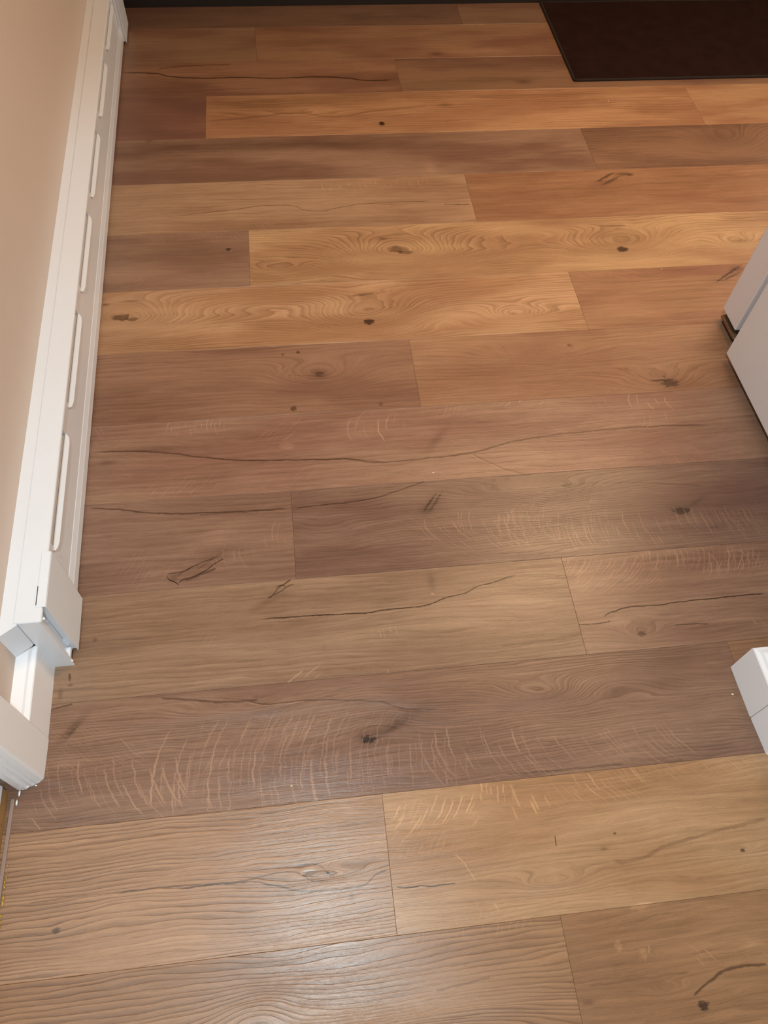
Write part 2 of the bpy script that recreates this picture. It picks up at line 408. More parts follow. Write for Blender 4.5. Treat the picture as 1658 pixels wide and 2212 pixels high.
   ('c',[(0.4062,0.7294),(0.4458,0.7336),(0.5168,0.7294)],0.0012,0.3),
   ('c',[(-0.1019,0.7301),(-0.0901,0.7376),(-0.0799,0.7519),(-0.0679,0.7595),(-0.0518,0.7691)],0.0024,0.75),
   ('c',[(-0.0902,0.7355),(-0.0764,0.7418),(-0.0624,0.7524),(-0.0465,0.7576)],0.0018,0.7),
   ('c',[(-0.0733,0.7688),(-0.0654,0.7725),(-0.0518,0.7702)],0.0024,0.7),
   ('c',[(-0.0836,0.7544),(-0.0738,0.7579),(-0.0642,0.7548)],0.0022,0.6),
   ('b',-0.0807,0.7303,0,0.0384,0.0265,-0.16,1),
   ('b',-0.1098,0.7171,0.427,0.0319,0.0082,-0.2,1),
   ('b',0.2452,0.7385,0,0.0089,0.0239,-0.28,1),
   ('b',0.2439,0.7089,0,0.0039,0.0032,0.5,0),
   ('b',-0.4899,0.5952,-1.414,0.0073,0.0025,-0.55,0),
   ('b',-0.487,0.5785,0,0.0053,0.0028,-0.5,1),
   ('b',-0.5044,0.5616,0,0.0044,0.0111,-0.35,1),
   ('r',-0.097,0.003,0.5261,0.5736,37.7,1.3,0,31,0.8,0.102,0.0102),
   ('r',0.058,0.186,0.519,0.5523,49.3,-0.4,-3,32,0.7,0.085,0.0102),
   ('r',-0.288,-0.196,0.6318,0.6721,72.5,0.8,0,33,0.3,0.085,0.0102),
   ('r',0.094,0.17,0.6113,0.6468,87.0,0.1,0,34,0.5,0.102,0.0102),
   ('r',0.394,0.45,0.5187,0.538,72.5,0.5,0,35,0.4,0.085,0.0102),
   ('b',-0.448,0.6695,0,0.0046,0.004,-0.4,1),
   ('b',-0.397,0.6517,0,0.1461,0.0139,-0.1,1),
   ('b',-0.4292,0.7206,0,0.0558,0.031,0.06,1),
   ('b',0.2009,0.6405,0,0.2886,0.0505,0.05,1),
   ('c',[(0.3647,0.5788),(0.4525,0.5805),(0.5378,0.5879)],0.0035,0.25),
   ('b',0.4068,0.5952,0,0.1152,0.012,-0.07,1),
 ]),
 (3, 0.538, 2.2, (138, 106, 85), (119, 86, 69), (90, 0.34), 1.0, [
   ('r',0.534,0.722,0.6986,0.7599,84.1,1.1,3,36,0.9,0.093,0.0102),
   ('r',0.543,0.755,0.6636,0.7348,89.9,1.4,3,37,0.8,0.093,0.0102),
   ('r',0.709,0.997,0.6954,0.7688,66.7,0.5,3,38,0.9,0.085,0.0102),
   ('r',0.83,0.994,0.6843,0.7517,58.0,0.25,6,39,0.9,0.085,0.0102),
   ('r',0.885,0.943,0.5633,0.6045,43.5,-0.5,0,40,0.5,0.102,0.0102),
   ('c',[(0.5345,0.6101),(0.5881,0.6092),(0.6071,0.6127)],0.0016,0.75),
   ('c',[(0.5906,0.6185),(0.625,0.6334),(0.6538,0.6383),(0.7242,0.6382),(0.7712,0.6404),(0.8435,0.6424),(0.8915,0.6424),(0.9634,0.6435)],0.002,0.85),
   ('c',[(0.7395,0.5897),(0.7838,0.5886),(0.8131,0.5848)],0.0014,0.8),
   ('k',0.665,0.5799,0.0439,0.0161,0.0322),
   ('b',0.6653,0.5778,0,0.0088,0.005,-0.5,0),
   ('b',0.6385,0.6098,0,0.0491,0.0185,0.07,1),
   ('b',0.9161,0.6691,0,0.0923,0.0152,-0.1,1),
   ('r',0.534,0.722,0.6986,0.7599,98.4,1.1,3,236,0.68,0.093,0.0102),
   ('r',0.543,0.755,0.6636,0.7348,105.2,1.4,3,237,0.6,0.093,0.0102),
   ('r',0.709,0.997,0.6954,0.7688,78.0,0.5,3,238,0.68,0.085,0.0102),
   ('r',0.83,0.994,0.6843,0.7517,67.9,0.25,6,239,0.68,0.085,0.0102),
 ]),
 (4, -1.704, -0.041, (132, 101, 84), (118, 88, 72), (80, 0.29), 1.0, [
   ('c',[(-0.4887,0.9868),(-0.4342,0.9796),(-0.2842,0.9544),(-0.2133,0.9519),(-0.1429,0.9495),(-0.0472,0.9498)],0.0026,0.6),
   ('c',[(-0.2457,0.9474),(-0.1746,0.9473),(-0.1132,0.9457)],0.002,0.4),
   ('c',[(-0.3103,0.8026),(-0.2999,0.8072),(-0.2845,0.808),(-0.2615,0.8171),(-0.2344,0.8292),(-0.2051,0.8379)],0.0015,0.75),
   ('c',[(-0.2872,0.8005),(-0.2749,0.8094),(-0.2615,0.8148)],0.0026,0.5),
   ('c',[(-0.3112,0.8005),(-0.3052,0.7911),(-0.2954,0.7859),(-0.2856,0.7773)],0.0022,0.85),
   ('c',[(-0.2876,0.7786),(-0.2802,0.7878),(-0.2611,0.7937),(-0.238,0.8027),(-0.2051,0.8255),(-0.1913,0.8333)],0.002,0.8),
   ('c',[(-0.2725,0.7871),(-0.2533,0.793),(-0.2293,0.803),(-0.207,0.8099)],0.0032,0.55),
   ('c',[(-0.2488,0.8115),(-0.2295,0.8232),(-0.2129,0.8364),(-0.1932,0.8495)],0.0013,0.5),
   ('b',-0.2967,0.7959,0,0.0096,0.0088,-0.3,1),
   ('b',-0.2241,0.8321,0.546,0.057,0.0152,-0.18,1),
   ('b',-0.2137,0.8892,0.465,0.0891,0.0178,0.14,1),
   ('b',-0.3499,0.8095,0,0.0578,0.0329,0.08,1),
   ('c',[(-0.466,0.9522),(-0.3765,0.9504),(-0.2556,0.9374)],0.004,0.12),
   ('r',-0.225,-0.117,0.7822,0.8729,60.9,-0.3,-3,41,0.45,0.085,0.0102),
   ('r',-0.115,-0.045,0.8132,0.9243,60.9,-0.1,-2,42,0.5,0.076,0.0102),
   ('r',-0.437,-0.254,0.7653,0.8656,101.5,0.6,0,43,0.3,0.102,0.0102),
   ('b',-0.434,0.9197,0,0.0594,0.0351,-0.07,1),
   ('b',-0.1151,0.8797,0,0.0603,0.0463,0.05,1),
 ]),
 (4, -0.041, 1.62, (120, 92, 76), (104, 75, 63), (140, 0.4), 1.0, [
   ('c',[(-0.0338,0.9474),(0.0016,0.9493),(0.1237,0.9563),(0.2,0.9738),(0.2483,0.9903),(0.2876,1.0)],0.0018,0.65),
   ('r',0.228,0.372,0.7852,0.8906,63.8,-1.1,-4,44,0.85,0.076,0.0102),
   ('r',0.089,0.294,0.8411,0.9127,101.5,-1.6,0,45,0.45,0.076,0.0102),
   ('r',0.313,0.541,0.7856,0.904,49.3,-0.5,-2.5,46,0.9,0.068,0.0102),
   ('r',0.396,0.677,0.7759,0.8944,52.2,-0.05,-1.2,47,0.85,0.064,0.0102),
   ('r',0.522,0.679,0.7819,0.8888,66.7,0.05,-1,48,0.75,0.06,0.0102),
   ('r',0.657,0.815,0.7698,0.8706,46.4,-0.15,-1,49,0.9,0.06,0.0102),
   ('r',0.81,1.032,0.7655,0.8733,58.0,-0.25,-1,50,0.8,0.06,0.0102),
   ('r',0.43,0.664,0.8826,0.9258,81.2,0.6,0,51,0.55,0.085,0.0102),
   ('r',0.935,1.041,0.7955,0.8743,58.0,-0.5,-1,52,0.7,0.068,0.0102),
   ('b',0.2703,0.9363,0.913,0.0268,0.0033,-0.6,0),
   ('b',0.2837,0.9364,0.949,0.0277,0.0033,-0.5,0),
   ('b',0.2594,0.9158,0,0.0146,0.011,-0.4,1),
   ('b',0.2833,0.9403,0.817,0.0352,0.0176,-0.22,1),
   ('b',0.8436,0.8651,0,0.0216,0.0086,-0.7,0),
   ('b',0.8361,0.8696,0,0.0324,0.0171,-0.22,1),
   ('b',0.8864,0.8844,0.493,0.035,0.0073,-0.28,1),
   ('b',0.5974,0.9555,0,0.0174,0.0051,-0.45,0),
   ('k',0.5145,0.9548,0.1844,0.0278,0.0389),
   ('c',[(0.6038,0.9589),(0.7254,0.9538),(0.8126,0.9438),(0.9204,0.9268)],0.0018,0.35),
   ('b',0.904,0.815,0,0.0128,0.003,-0.35,1),
   ('b',0.9423,0.8604,0,0.1199,0.0603,-0.1,1),
   ('k',0.0267,0.879,0.1017,0.0351,0.0246),
   ('r',0.228,0.372,0.7852,0.8906,74.6,-1.1,-4,244,0.64,0.076,0.0102),
   ('r',0.313,0.541,0.7856,0.904,57.7,-0.5,-2.5,246,0.68,0.068,0.0102),
   ('r',0.396,0.677,0.7759,0.8944,61.1,-0.05,-1.2,247,0.64,0.064,0.0102),
   ('r',0.522,0.679,0.7819,0.8888,78.0,0.05,-1,248,0.56,0.06,0.0102),
   ('r',0.657,0.815,0.7698,0.8706,54.3,-0.15,-1,249,0.68,0.06,0.0102),
   ('r',0.81,1.032,0.7655,0.8733,67.9,-0.25,-1,250,0.6,0.06,0.0102),
   ('r',0.935,1.041,0.7955,0.8743,67.9,-0.5,-1,252,0.52,0.068,0.0102),
 ]),
 (5, -0.5, 1.163, (141, 109, 89), (126, 90, 74), (70, 0.23), 1.0, [
   ('c',[(-0.502,1.1412),(-0.4359,1.1397),(-0.3277,1.1268),(-0.2382,1.106),(-0.1403,1.0899),(-0.0409,1.0817),(0.0842,1.0754),(0.1839,1.0577),(0.261,1.0594),(0.3346,1.0628),(0.3914,1.069),(0.4668,1.0863),(0.5318,1.0978),(0.6281,1.1056),(0.7353,1.1099),(0.8441,1.1112),(1.0044,1.1013)],0.0034,0.5),
   ('c',[(-0.2382,1.106),(-0.1403,1.0886),(0.0841,1.074),(0.1839,1.0577)],0.0012,0.45),
   ('c',[(0.3907,1.065),(0.431,1.0345),(0.4677,1.0113),(0.5068,0.9961)],0.003,0.3),
   ('c',[(0.3858,1.0626),(0.43,1.0292),(0.4664,1.0048),(0.4898,0.9948)],-0.0014,0.3),
   ('r',-0.336,-0.172,1.1657,1.2219,87.0,0,-3,53,0.6,0.102,0.0102),
   ('r',0.092,0.248,1.111,1.2168,43.5,0.1,-3,54,0.8,0.085,0.0102),
   ('r',-0.129,0.003,1.1297,1.2066,58.0,1.0,0,55,0.5,0.085,0.0102),
   ('r',-0.506,-0.463,1.1502,1.2193,87.0,-0.6,0,56,0.5,0.102,0.0102),
   ('r',0.3,0.402,1.1669,1.2249,79.8,0.4,0,57,0.6,0.085,0.0102),
   ('r',0.454,0.605,1.1967,1.2262,58.0,1.3,0,58,0.8,0.119,0.0102),
   ('r',0.699,0.77,1.1734,1.2252,55.1,-0.5,0,59,0.7,0.085,0.0102),
   ('r',0.79,0.932,1.1415,1.2151,43.5,-0.3,-4,60,0.9,0.085,0.0102),
   ('r',0.812,0.916,1.0974,1.1619,72.5,0.4,4,61,0.45,0.076,0.0102),
   ('r',-0.371,-0.195,0.9974,1.0676,66.7,0.85,0,62,0.6,0.076,0.0102),
   ('r',-0.068,0.037,1.0128,1.0516,43.5,1.2,0,63,0.4,0.102,0.0102),
   ('r',0.645,0.778,0.9712,0.9973,49.3,1.4,0,64,0.7,0.119,0.0102),
   ('r',0.806,0.963,0.9637,1.0167,58.0,-0.5,0,65,0.6,0.102,0.0102),
   ('r',0.567,1.062,1.0032,1.0367,87.0,-1.2,0,66,0.4,0.085,0.0102),
   ('b',-0.0433,1.1238,0,0.0174,0.0095,0.25,0),
   ('b',0.3145,1.1165,0.862,0.0388,0.0107,-0.28,1),
   ('b',-0.4577,1.1083,0,0.0272,0.0066,-0.35,1),
   ('b',-0.4671,1.096,0,0.0417,0.0287,-0.1,1),
   ('b',-0.3546,1.1371,0,0.0639,0.0081,-0.3,1),
   ('c',[(-0.1011,1.0071),(0.0146,1.0063),(0.0353,0.9994)],0.003,0.15),
   ('b',-0.1949,0.9836,0,0.1549,0.0149,0.06,1),
   ('b',0.5837,1.015,0,0.1775,0.021,0.1,1),
   ('b',0.363,1.0267,0,0.0655,0.0183,0.1,1),
 ]),
 (5, 1.163, 2.6, (147, 115, 98), (131, 96, 81), (90, 0.34), 1.0, [
 ]),
 (6, -1.374, 0.289, (135, 100, 79), (116, 82, 64), (80, 0.32), 0.8, [
   ('b',0.0482,1.3429,0,0.0279,0.0185,-0.34,1),
   ('b',0.0482,1.3429,0,0.0116,0.0093,-0.4,0),
   ('k',0.0482,1.3429,0.1048,0.0459,0.0872),
   ('b',-0.0235,1.2354,0,0.0078,0.0073,-0.6,0),
   ('b',-0.0023,1.4213,0,0.0047,0.0048,-0.6,0),
   ('b',-0.0415,1.4161,0,0.0035,0.0032,-0.6,0),
   ('b',0.1912,1.2333,0,0.0046,0.0059,-0.5,1),
   ('r',-0.068,0.013,1.3149,1.3767,72.5,0.5,-6,67,0.4,0.085,0.0102),
   ('c',[(-0.0331,1.3429),(0.0132,1.3409),(0.0479,1.3383)],0.0012,0.4),
   ('b',-0.3739,1.3262,0,0.1573,0.0239,-0.12,1),
   ('b',-0.2832,1.2748,0,0.2235,0.0291,-0.05,1),
   ('b',0.2809,1.2307,0,0.0804,0.0292,0.05,1),
 ]),
 (6, 0.289, 1.952, (148, 112, 85), (131, 93, 70), (90, 0.37), 0.8, [
   ('b',0.9387,1.2441,0,0.0218,0.0122,-0.6,0),
   ('b',0.924,1.2562,0,0.0364,0.0031,-0.6,0),
   ('b',0.9363,1.2443,0,0.0411,0.0243,-0.18,1),
   ('b',0.9298,1.2669,0,0.0036,0.0031,-0.6,1),
   ('k',0.6059,1.375,0.147,0.0225,0.045),
   ('k',0.9196,1.2503,0.1091,0.0514,0.0617),
   ('b',0.8434,1.2854,2.557,0.0374,0.0038,-0.25,1),
   ('b',0.7089,1.3939,0,0.0062,0.0066,-0.5,1),
   ('b',0.8478,1.344,0,0.2231,0.0539,-0.06,1),
   ('r',0.536,0.595,1.1939,1.2384,72.5,0.8,0,68,0.6,0.102,0.0102),
   ('b',0.4256,1.3271,0,0.1912,0.0463,-0.06,1),
   ('c',[(0.3858,1.4576),(0.5603,1.4553),(0.7491,1.4487)],0.003,0.18),
 ]),
 (7, -0.885, 0.775, (170, 133, 101), (146, 107, 77), (105, 0.63), 0.7, [
   ('b',-0.4545,1.5782,0,0.0214,0.0119,-0.62,0),
   ('b',-0.4267,1.5694,0,0.0143,0.0068,-0.5,0),
   ('k',-0.4543,1.5748,0.1431,0.0639,0.1406),
   ('k',-0.2655,1.5581,0.2415,0.0372,0.0335),
   ('b',0.1916,1.5174,0,0.0135,0.0102,-0.8,0),
   ('b',0.1891,1.5788,0,0.0749,0.0453,-0.16,1),
   ('b',0.1871,1.6211,0.129,0.0324,0.0046,-0.4,0),
   ('k',0.1865,1.5525,0.1367,0.0717,0.1147),
   ('k',-0.0216,1.5932,0.2356,0.0383,-0.0345),
   ('k',0.5838,1.5214,0.076,0.0311,0.0746),
   ('b',0.5838,1.5214,0,0.0101,0.0052,-0.35,1),
   ('k',0.6898,1.5229,0.1279,0.0209,0.0167),
   ('k',0.3817,1.5127,0.1247,0.0341,-0.0341),
   ('b',-0.4307,1.6389,0,0.0242,0.0035,-0.45,1),
   ('b',-0.4985,1.6295,0,0.012,0.0053,-0.5,1),
   ('c',[(0.0602,1.5181),(0.1209,1.5121),(0.1824,1.5112)],0.0012,0.3),
 ]),
 (7, 0.775, 2.44, (146, 109, 81), (130, 90, 68), (60, 0.23), 0.8, [
   ('b',1.2405,1.6388,0.588,0.0575,0.0036,-0.6,0),
   ('b',1.2422,1.6248,0.446,0.0355,0.0029,-0.5,0),
   ('b',1.2688,1.6561,0,0.0219,0.0134,-0.4,1),
   ('b',1.1965,1.6079,0.343,0.0839,0.0229,-0.16,1),
   ('r',0.783,1.057,1.6311,1.6783,87.0,-1.4,0,70,0.65,0.111,0.0102),
   ('b',1.0555,1.5559,0,0.119,0.0465,-0.08,1),
   ('b',0.878,1.4956,0,0.1158,0.0208,0.07,1),
 ]),
 (8, -1.78, -0.118, (142, 111, 90), (121, 90, 73), (60, 0.17), 0.8, [
   ('r',-0.453,-0.379,1.6914,1.728,72.5,1.5,0,71,0.5,0.119,0.0102),
   ('r',-0.348,-0.297,1.8652,1.9053,58.0,-0.9,0,72,0.5,0.119,0.0102),
   ('r',-0.243,-0.193,1.7057,1.7523,58.0,-1.2,0,73,0.5,0.119,0.0102),
   ('b',-0.1746,1.8284,0,0.0077,0.0059,-0.7,0),
   ('b',-0.1695,1.8242,0,0.0052,0.0039,0.7,0),
   ('b',-0.2442,1.8308,0,0.1161,0.0579,-0.08,1),
   ('r',-0.503,-0.114,1.8545,1.9146,72.5,-0.5,0,74,0.3,0.085,0.0102),
 ]),
 (8, -0.118, 1.545, (166, 132, 97), (145, 108, 78), (110, 0.6), 0.7, [
   ('b',0.3003,1.7988,0,0.0239,0.0138,-0.55,0),
   ('b',0.3227,1.7855,0,0.0212,0.0078,-0.5,0),
   ('k',0.2996,1.7929,0.1462,0.0658,0.1448),
   ('k',0.4888,1.775,0.2284,0.039,0.0351),
   ('b',0.9566,1.7598,0,0.0165,0.0119,-0.8,0),
   ('b',0.9545,1.8174,0,0.0921,0.0445,-0.16,1),
   ('b',0.9604,1.8643,-0.03,0.0355,0.0041,-0.4,0),
   ('k',0.9598,1.7861,0.1527,0.0713,0.1141),
   ('k',0.7515,1.8505,0.2508,0.0408,-0.0367),
   ('b',0.2633,1.8493,0,0.0134,0.006,-0.5,1),
   ('b',0.3124,1.8647,0,0.027,0.0041,-0.35,1),
   ('k',-0.0404,1.7408,0.0896,0.0263,0.0473),
   ('k',0.112,1.712,0.1028,0.0261,-0.0261),
   ('b',1.3266,1.7738,0,0.0311,0.0081,-0.35,1),
   ('k',1.311,1.7706,0.0849,0.0322,0.0515),
   ('c',[(0.5386,1.9053),(0.6499,1.9009)],0.002,0.2),
 ]),
 (9, -1.11, 0.553, (155, 123, 96), (135, 102, 77), (70, 0.25), 0.8, [
   ('c',[(-0.3254,1.9856),(-0.2484,1.9937),(-0.1301,2.0082),(-0.0348,2.0178),(0.025,2.0079),(0.0837,1.983),(0.1337,1.9909),(0.176,2.0014),(0.2687,2.0114),(0.429,2.0111)],0.0017,0.6),
   ('c',[(-0.2324,1.997),(-0.1386,1.9831),(-0.0304,1.9896)],0.0014,0.3),
   ('c',[(0.466,1.9936),(0.5036,1.9893),(0.5443,1.9869)],0.0016,0.9),
   ('r',-0.494,-0.385,2.1436,2.1707,58.0,-1.8,0,75,0.6,0.119,0.0102),
   ('r',-0.351,-0.275,2.1368,2.1594,58.0,-1.6,0,76,0.5,0.119,0.0102),
   ('r',0.086,0.447,2.0694,2.1236,60.9,-0.2,-4,77,0.55,0.085,0.0102),
   ('r',-0.1,-0.04,1.9042,1.9455,72.5,-0.2,0,78,0.5,0.102,0.0102),
   ('c',[(-0.2735,2.0638),(-0.0282,2.0457),(0.3899,2.0355)],0.002,0.2),
   ('b',0.5163,1.9386,0,0.1395,0.0169,0.05,1),
   ('c',[(0.4979,1.912),(0.6102,1.9138),(0.7218,1.9073)],0.0022,0.35),
   ('b',-0.3949,2.0663,0,0.1079,0.0302,-0.06,1),
 ]),
 (9, 0.553, 2.216, (144, 106, 77), (128, 88, 64), (60, 0.23), 0.8, [
   ('b',0.9989,2.0987,-2.546,0.039,0.0054,-0.55,0),
   ('b',1.0585,2.1096,0,0.0269,0.0117,-0.42,1),
   ('b',1.0796,2.1038,0,0.012,0.007,-0.5,0),
   ('b',1.0124,2.0792,-2.603,0.0419,0.0054,-0.45,0),
   ('b',0.9784,2.0636,0.468,0.0581,0.0174,-0.18,1),
   ('b',1.1173,2.0269,0,0.3273,0.0581,-0.09,1),
   ('b',1.31,2.0162,0,0.0388,0.0136,0.12,1),
   ('r',0.549,0.901,2.1064,2.1366,87.0,-1.6,0,79,0.5,0.111,0.0102),
   ('r',1.274,1.548,2.1178,2.1418,87.0,-1.6,0,80,0.5,0.111,0.0102),
   ('b',1.3937,1.9543,0,0.0889,0.0221,-0.05,1),
 ]),
 (10, -0.68, 0.983, (139, 108, 88), (111, 80, 64), (60, 0.17), 0.7, [
   ('b',-0.2345,2.3153,0,0.3773,0.0411,-0.3,1),
   ('b',0.2785,2.3225,0,0.4975,0.0347,-0.22,1),
   ('b',0.1503,2.2046,0,0.217,0.0328,0.04,1),
   ('b',0.356,2.2203,0,0.1321,0.0427,-0.12,1),
   ('b',-0.3037,2.2047,0,0.1964,0.0277,0.12,1),
   ('b',-0.0795,2.1745,0,0.2551,0.0138,0.1,1),
   ('b',-0.4191,2.3611,0,0.0115,0.0099,-0.5,1),
   ('b',0.4535,2.1794,0,0.0204,0.0375,0.2,1),
   ('r',0.53,0.993,2.1519,2.2239,72.5,0.7,0,81,0.25,0.076,0.0102),
   ('b',0.7634,2.3119,0,0.2311,0.0252,0.05,1),
   ('r',-0.304,0.409,2.1493,2.243,87.0,-0.8,0,82,0.2,0.068,0.0102),
 ]),
 (10, 0.983, 2.646, (127, 94, 72), (108, 78, 60), (70, 0.34), 0.7, [
   ('b',1.4383,2.2927,0,0.0957,0.0609,-0.25,1),
   ('k',1.4655,2.2783,0.1116,0.0755,0.1359),
   ('r',0.996,1.199,2.2707,2.3345,63.8,1.0,0,83,0.35,0.102,0.0102),
   ('b',1.2477,2.1998,0,0.3111,0.0244,0.08,1),
   ('b',1.3357,2.3238,0,0.0797,0.0207,0.08,1),
 ]),
 (11, -1.9, -0.244, (125, 88, 72), (108, 75, 63), (50, 0.17), 0.6, [
   ('b',-0.4135,2.4953,0,0.1332,0.0363,0.05,1),
 ]),
 (11, -0.244, 1.42, (166, 126, 93), (145, 104, 76), (80, 0.46), 0.7, [
   ('b',0.325,2.4177,0,0.0107,0.0104,-0.85,0),
   ('b',0.325,2.4177,0,0.0366,0.0207,-0.15,1),
   ('c',[(-0.2443,2.4565),(-0.0713,2.4749),(0.0503,2.4907),(0.1705,2.4641),(0.2959,2.4906),(0.5021,2.5143)],0.007,0.25),
   ('b',-0.0693,2.5468,0,0.3538,0.0429,-0.26,1),
   ('b',0.3049,2.5779,0,0.3167,0.0386,-0.2,1),
   ('b',0.8646,2.5634,0,0.4097,0.0084,-0.16,1),
   ('c',[(0.9443,2.4844),(1.2043,2.4788)],0.003,0.2),
   ('b',0.5501,2.5178,0,0.0252,0.0082,-0.35,1),
   ('k',0.0495,2.4748,0.1824,0.0314,0.0377),
   ('b',0.0236,2.5702,0,0.3106,0.0381,-0.12,1),
 ]),
 (11, 1.42, 2.9, (165, 126, 94), (144, 103, 75), (60, 0.17), 0.7, [
 ]),
 (12, -1.248, 0.4145, (135, 100, 78), (110, 77, 61), (60, 0.23), 0.6, [
   ('c',[(-0.536,2.7555),(-0.4353,2.7489),(-0.3523,2.7227),(-0.2496,2.7102),(-0.1465,2.712),(-0.0083,2.701),(0.1316,2.7044),(0.2362,2.6917),(0.3405,2.6732),(0.3972,2.6885)],0.0055,0.7),
   ('c',[(-0.4099,2.7712),(-0.3165,2.7883),(-0.1583,2.7945)],0.007,0.35),
   ('b',-0.4211,2.6715,0,0.1226,0.039,-0.12,1),
   ('b',0.1518,2.629,0,0.269,0.0224,0.1,1),
   ('b',0.1938,2.764,0,0.2606,0.0267,0.1,1),
   ('r',0.146,0.374,2.7468,2.8067,43.5,-0.2,-4,84,0.3,0.102,0.0102),
 ]),
 (12, 0.4145, 2.08, (127, 96, 74), (109, 78, 63), (50, 0.23), 0.6, [
   ('b',0.737,2.6637,0,0.1482,0.0203,-0.25,1),
   ('b',0.8497,2.6477,0,0.033,0.0174,-0.35,1),
   ('b',0.8219,2.7565,0,0.2705,0.0421,-0.12,1),
   ('b',0.5518,2.6331,0,0.1456,0.0285,-0.12,1),
 ]),
 (13, -1.73, -0.071, (132, 103, 82), (115, 84, 66), (50, 0.23), 0.6, [
   ('b',-0.2867,2.8958,0,0.1942,0.0154,0.07,1),
   ('b',-0.1249,2.8998,0,0.0979,0.0093,-0.15,1),
 ]),
 (13, -0.071, 1.59, (137, 104, 80), (117, 82, 64), (50, 0.23), 0.6, [
   ('b',0.1736,2.9342,0,0.3367,0.0316,-0.12,1),
   ('b',0.5713,2.8393,0,0.0302,0.0124,-0.5,1),
   ('b',0.7552,2.8519,0,0.1709,0.0188,0.1,1),
 ]),
 (13, 1.59, 2.9, (113, 80, 58), (96, 63, 46), (90, 0.34), 1.0, [
 ]),
 (14, -0.95, 0.7, (108, 82, 67), (92, 67, 56), (50, 0.23), 0.6, [
 ]),
 (14, 0.7, 2.36, (121, 93, 75), (104, 74, 58), (50, 0.23), 0.6, [
 ]),
 (-1, -0.68, 0.98, (153, 126, 105), (137, 109, 89), (90, 0.46), 0.9, [
 ]),
 (-1, 0.98, 2.6, (161, 133, 108), (143, 113, 91), (90, 0.34), 1.0, [
 ]),
 (-2, -1.2, 0.46, (165, 139, 115), (147, 120, 98), (90, 0.46), 0.9, [
 ]),
 (-2, 0.46, 2.1, (147, 117, 98), (129, 100, 81), (90, 0.34), 1.0, [
 ]),
 (-3, -0.9, 0.7499999999999999, (141, 113, 96), (141, 111, 91), (90, 0.34), 1.0, [
 ]),
 (-3, 0.75, 2.4, (161, 135, 113), (141, 111, 91), (90, 0.34), 1.0, [
 ]),
 (-4, -1.4, 0.25, (161, 135, 113), (141, 111, 91), (90, 0.34), 1.0, [
 ]),
 (-4, 0.2, 1.8499999999999999, (141, 113, 96), (141, 111, 91), (90, 0.34), 1.0, [
 ]),
 (-5, -0.7, 0.95, (141, 113, 96), (141, 111, 91), (90, 0.34), 1.0, [
 ]),
 (-5, 0.95, 2.5999999999999996, (161, 135, 113), (141, 111, 91), (90, 0.34), 1.0, [
 ]),
]

ROWY = {-5: -1.053, -4: -.826, -3: -.598, -2: -.370, -1: -.143, 0: .0845, 1: .3145, 2: .543, 3: .7695, 4: .9955,
        5: 1.218, 6: 1.4465, 7: 1.6750, 8: 1.9075, 9: 2.137, 10: 2.362, 11: 2.600, 12: 2.812, 13: 3.040, 14: 3.27}
XMIN, XMAX = -.60, 2.6
floor = tag(empty('floor'), kind='structure')
sub = box(XMIN-.1, XMAX, -1.3, 3.3, -.03, -.0075)
part('subfloor', sub, M_SUB, floor)
for idx, (row, x0, x1, c1, c2, ring, fib, feats) in enumerate(PLANKS):
    x0, x1 = max(x0, XMIN), min(x1, XMAX)
    if x1-x0 < .05: continue
    y0, y1 = ROWY.get(row-1, -1.28), ROWY[row]
    g = .00015; e = .0005; t = .007
    a = (x0+g, x1-g, y0+g, y1-g)
    bm = bmesh.new()
    lay = []
    for (i_, z) in ((0, -t), (0, -.0004), (e, 0.)):
        lay.append([bm.verts.new((px, py, z)) for px, py in ((a[0]+i_, a[2]+i_), (a[1]-i_, a[2]+i_), (a[1]-i_, a[3]-i_), (a[0]+i_, a[3]-i_))])
    for q in range(2):
        for j in range(4): bm.faces.new((lay[q][j], lay[q][(j+1) % 4], lay[q+1][(j+1) % 4], lay[q+1][j]))
    bm.faces.new(lay[2]); bm.faces.new(lay[0][::-1])
    loc = (x0, y0, 0.)
    bmesh.ops.translate(bm, verts=bm.verts, vec=(-x0, -y0, 0))
    o = new_obj('plank', bm, wood('oak_plank_print', loc, c1, c2, ring, fib, feats, 3.7+(row*7.31+x0*5.17) % 43), floor)
    o.location = loc

# ------------------------------------------------------------ walls, ceiling, doorway
def struct(name, bm, mat, bevel=0.0):
    if bevel: bmesh.ops.bevel(bm, geom=list(bm.edges), offset=bevel, segments=2, affect='EDGES')
    return tag(new_obj(name, bm, mat), kind='structure')
struct('wall_left', box(-.66, -.540, .405, 3.25, 0, 2.44, SK), M_WALL)
struct('ceiling', box(-.8, XMAX, -1.3, 3.3, 2.44, 2.5), M_CEIL)
struct('wall_far', box(-.75, XMAX, 3.25, 3.35, 0, 2.44), M_WALL)
# wall that ends at the doorway on the right
struct('wall_right', box(.872, XMAX-.1, .300, .455, 0, 2.44), M_WALL)
struct('wall_above', box(-.56, .872, .330, .440, 1.985, 2.44), M_WALL)

# baseboard profile: (distance in front of the wall plane, z)
def bb_prof(face, back): return [(back, 0), (face, 0), (face, .1015), (face-.0015, .104), (face-.0065, .105), (face-.0075, .1025), (face-.0095, .1035), (face-.0125, .110), (back, .1155)]
struct('baseboard_left', prism(bb_prof(-.508, -.540), (.479, .6205), LW), M_TRIM)
# right-hand baseboard wraps the end of the wall (mitre at its far corner)
bm = prism(bb_prof(.0, -.036), (0, 1), lambda a, z, t: ((.836-a)-.02*(.384 if t == 0 else (.486+a)), (.384 if t == 0 else .488+a), z))
prism(bb_prof(.0, -.036), (0, 1), lambda a, z, t: ((.826-a if t == 0 else 1.6), .488+a, z), bm)
struct('baseboard_right', bm, M_TRIM)
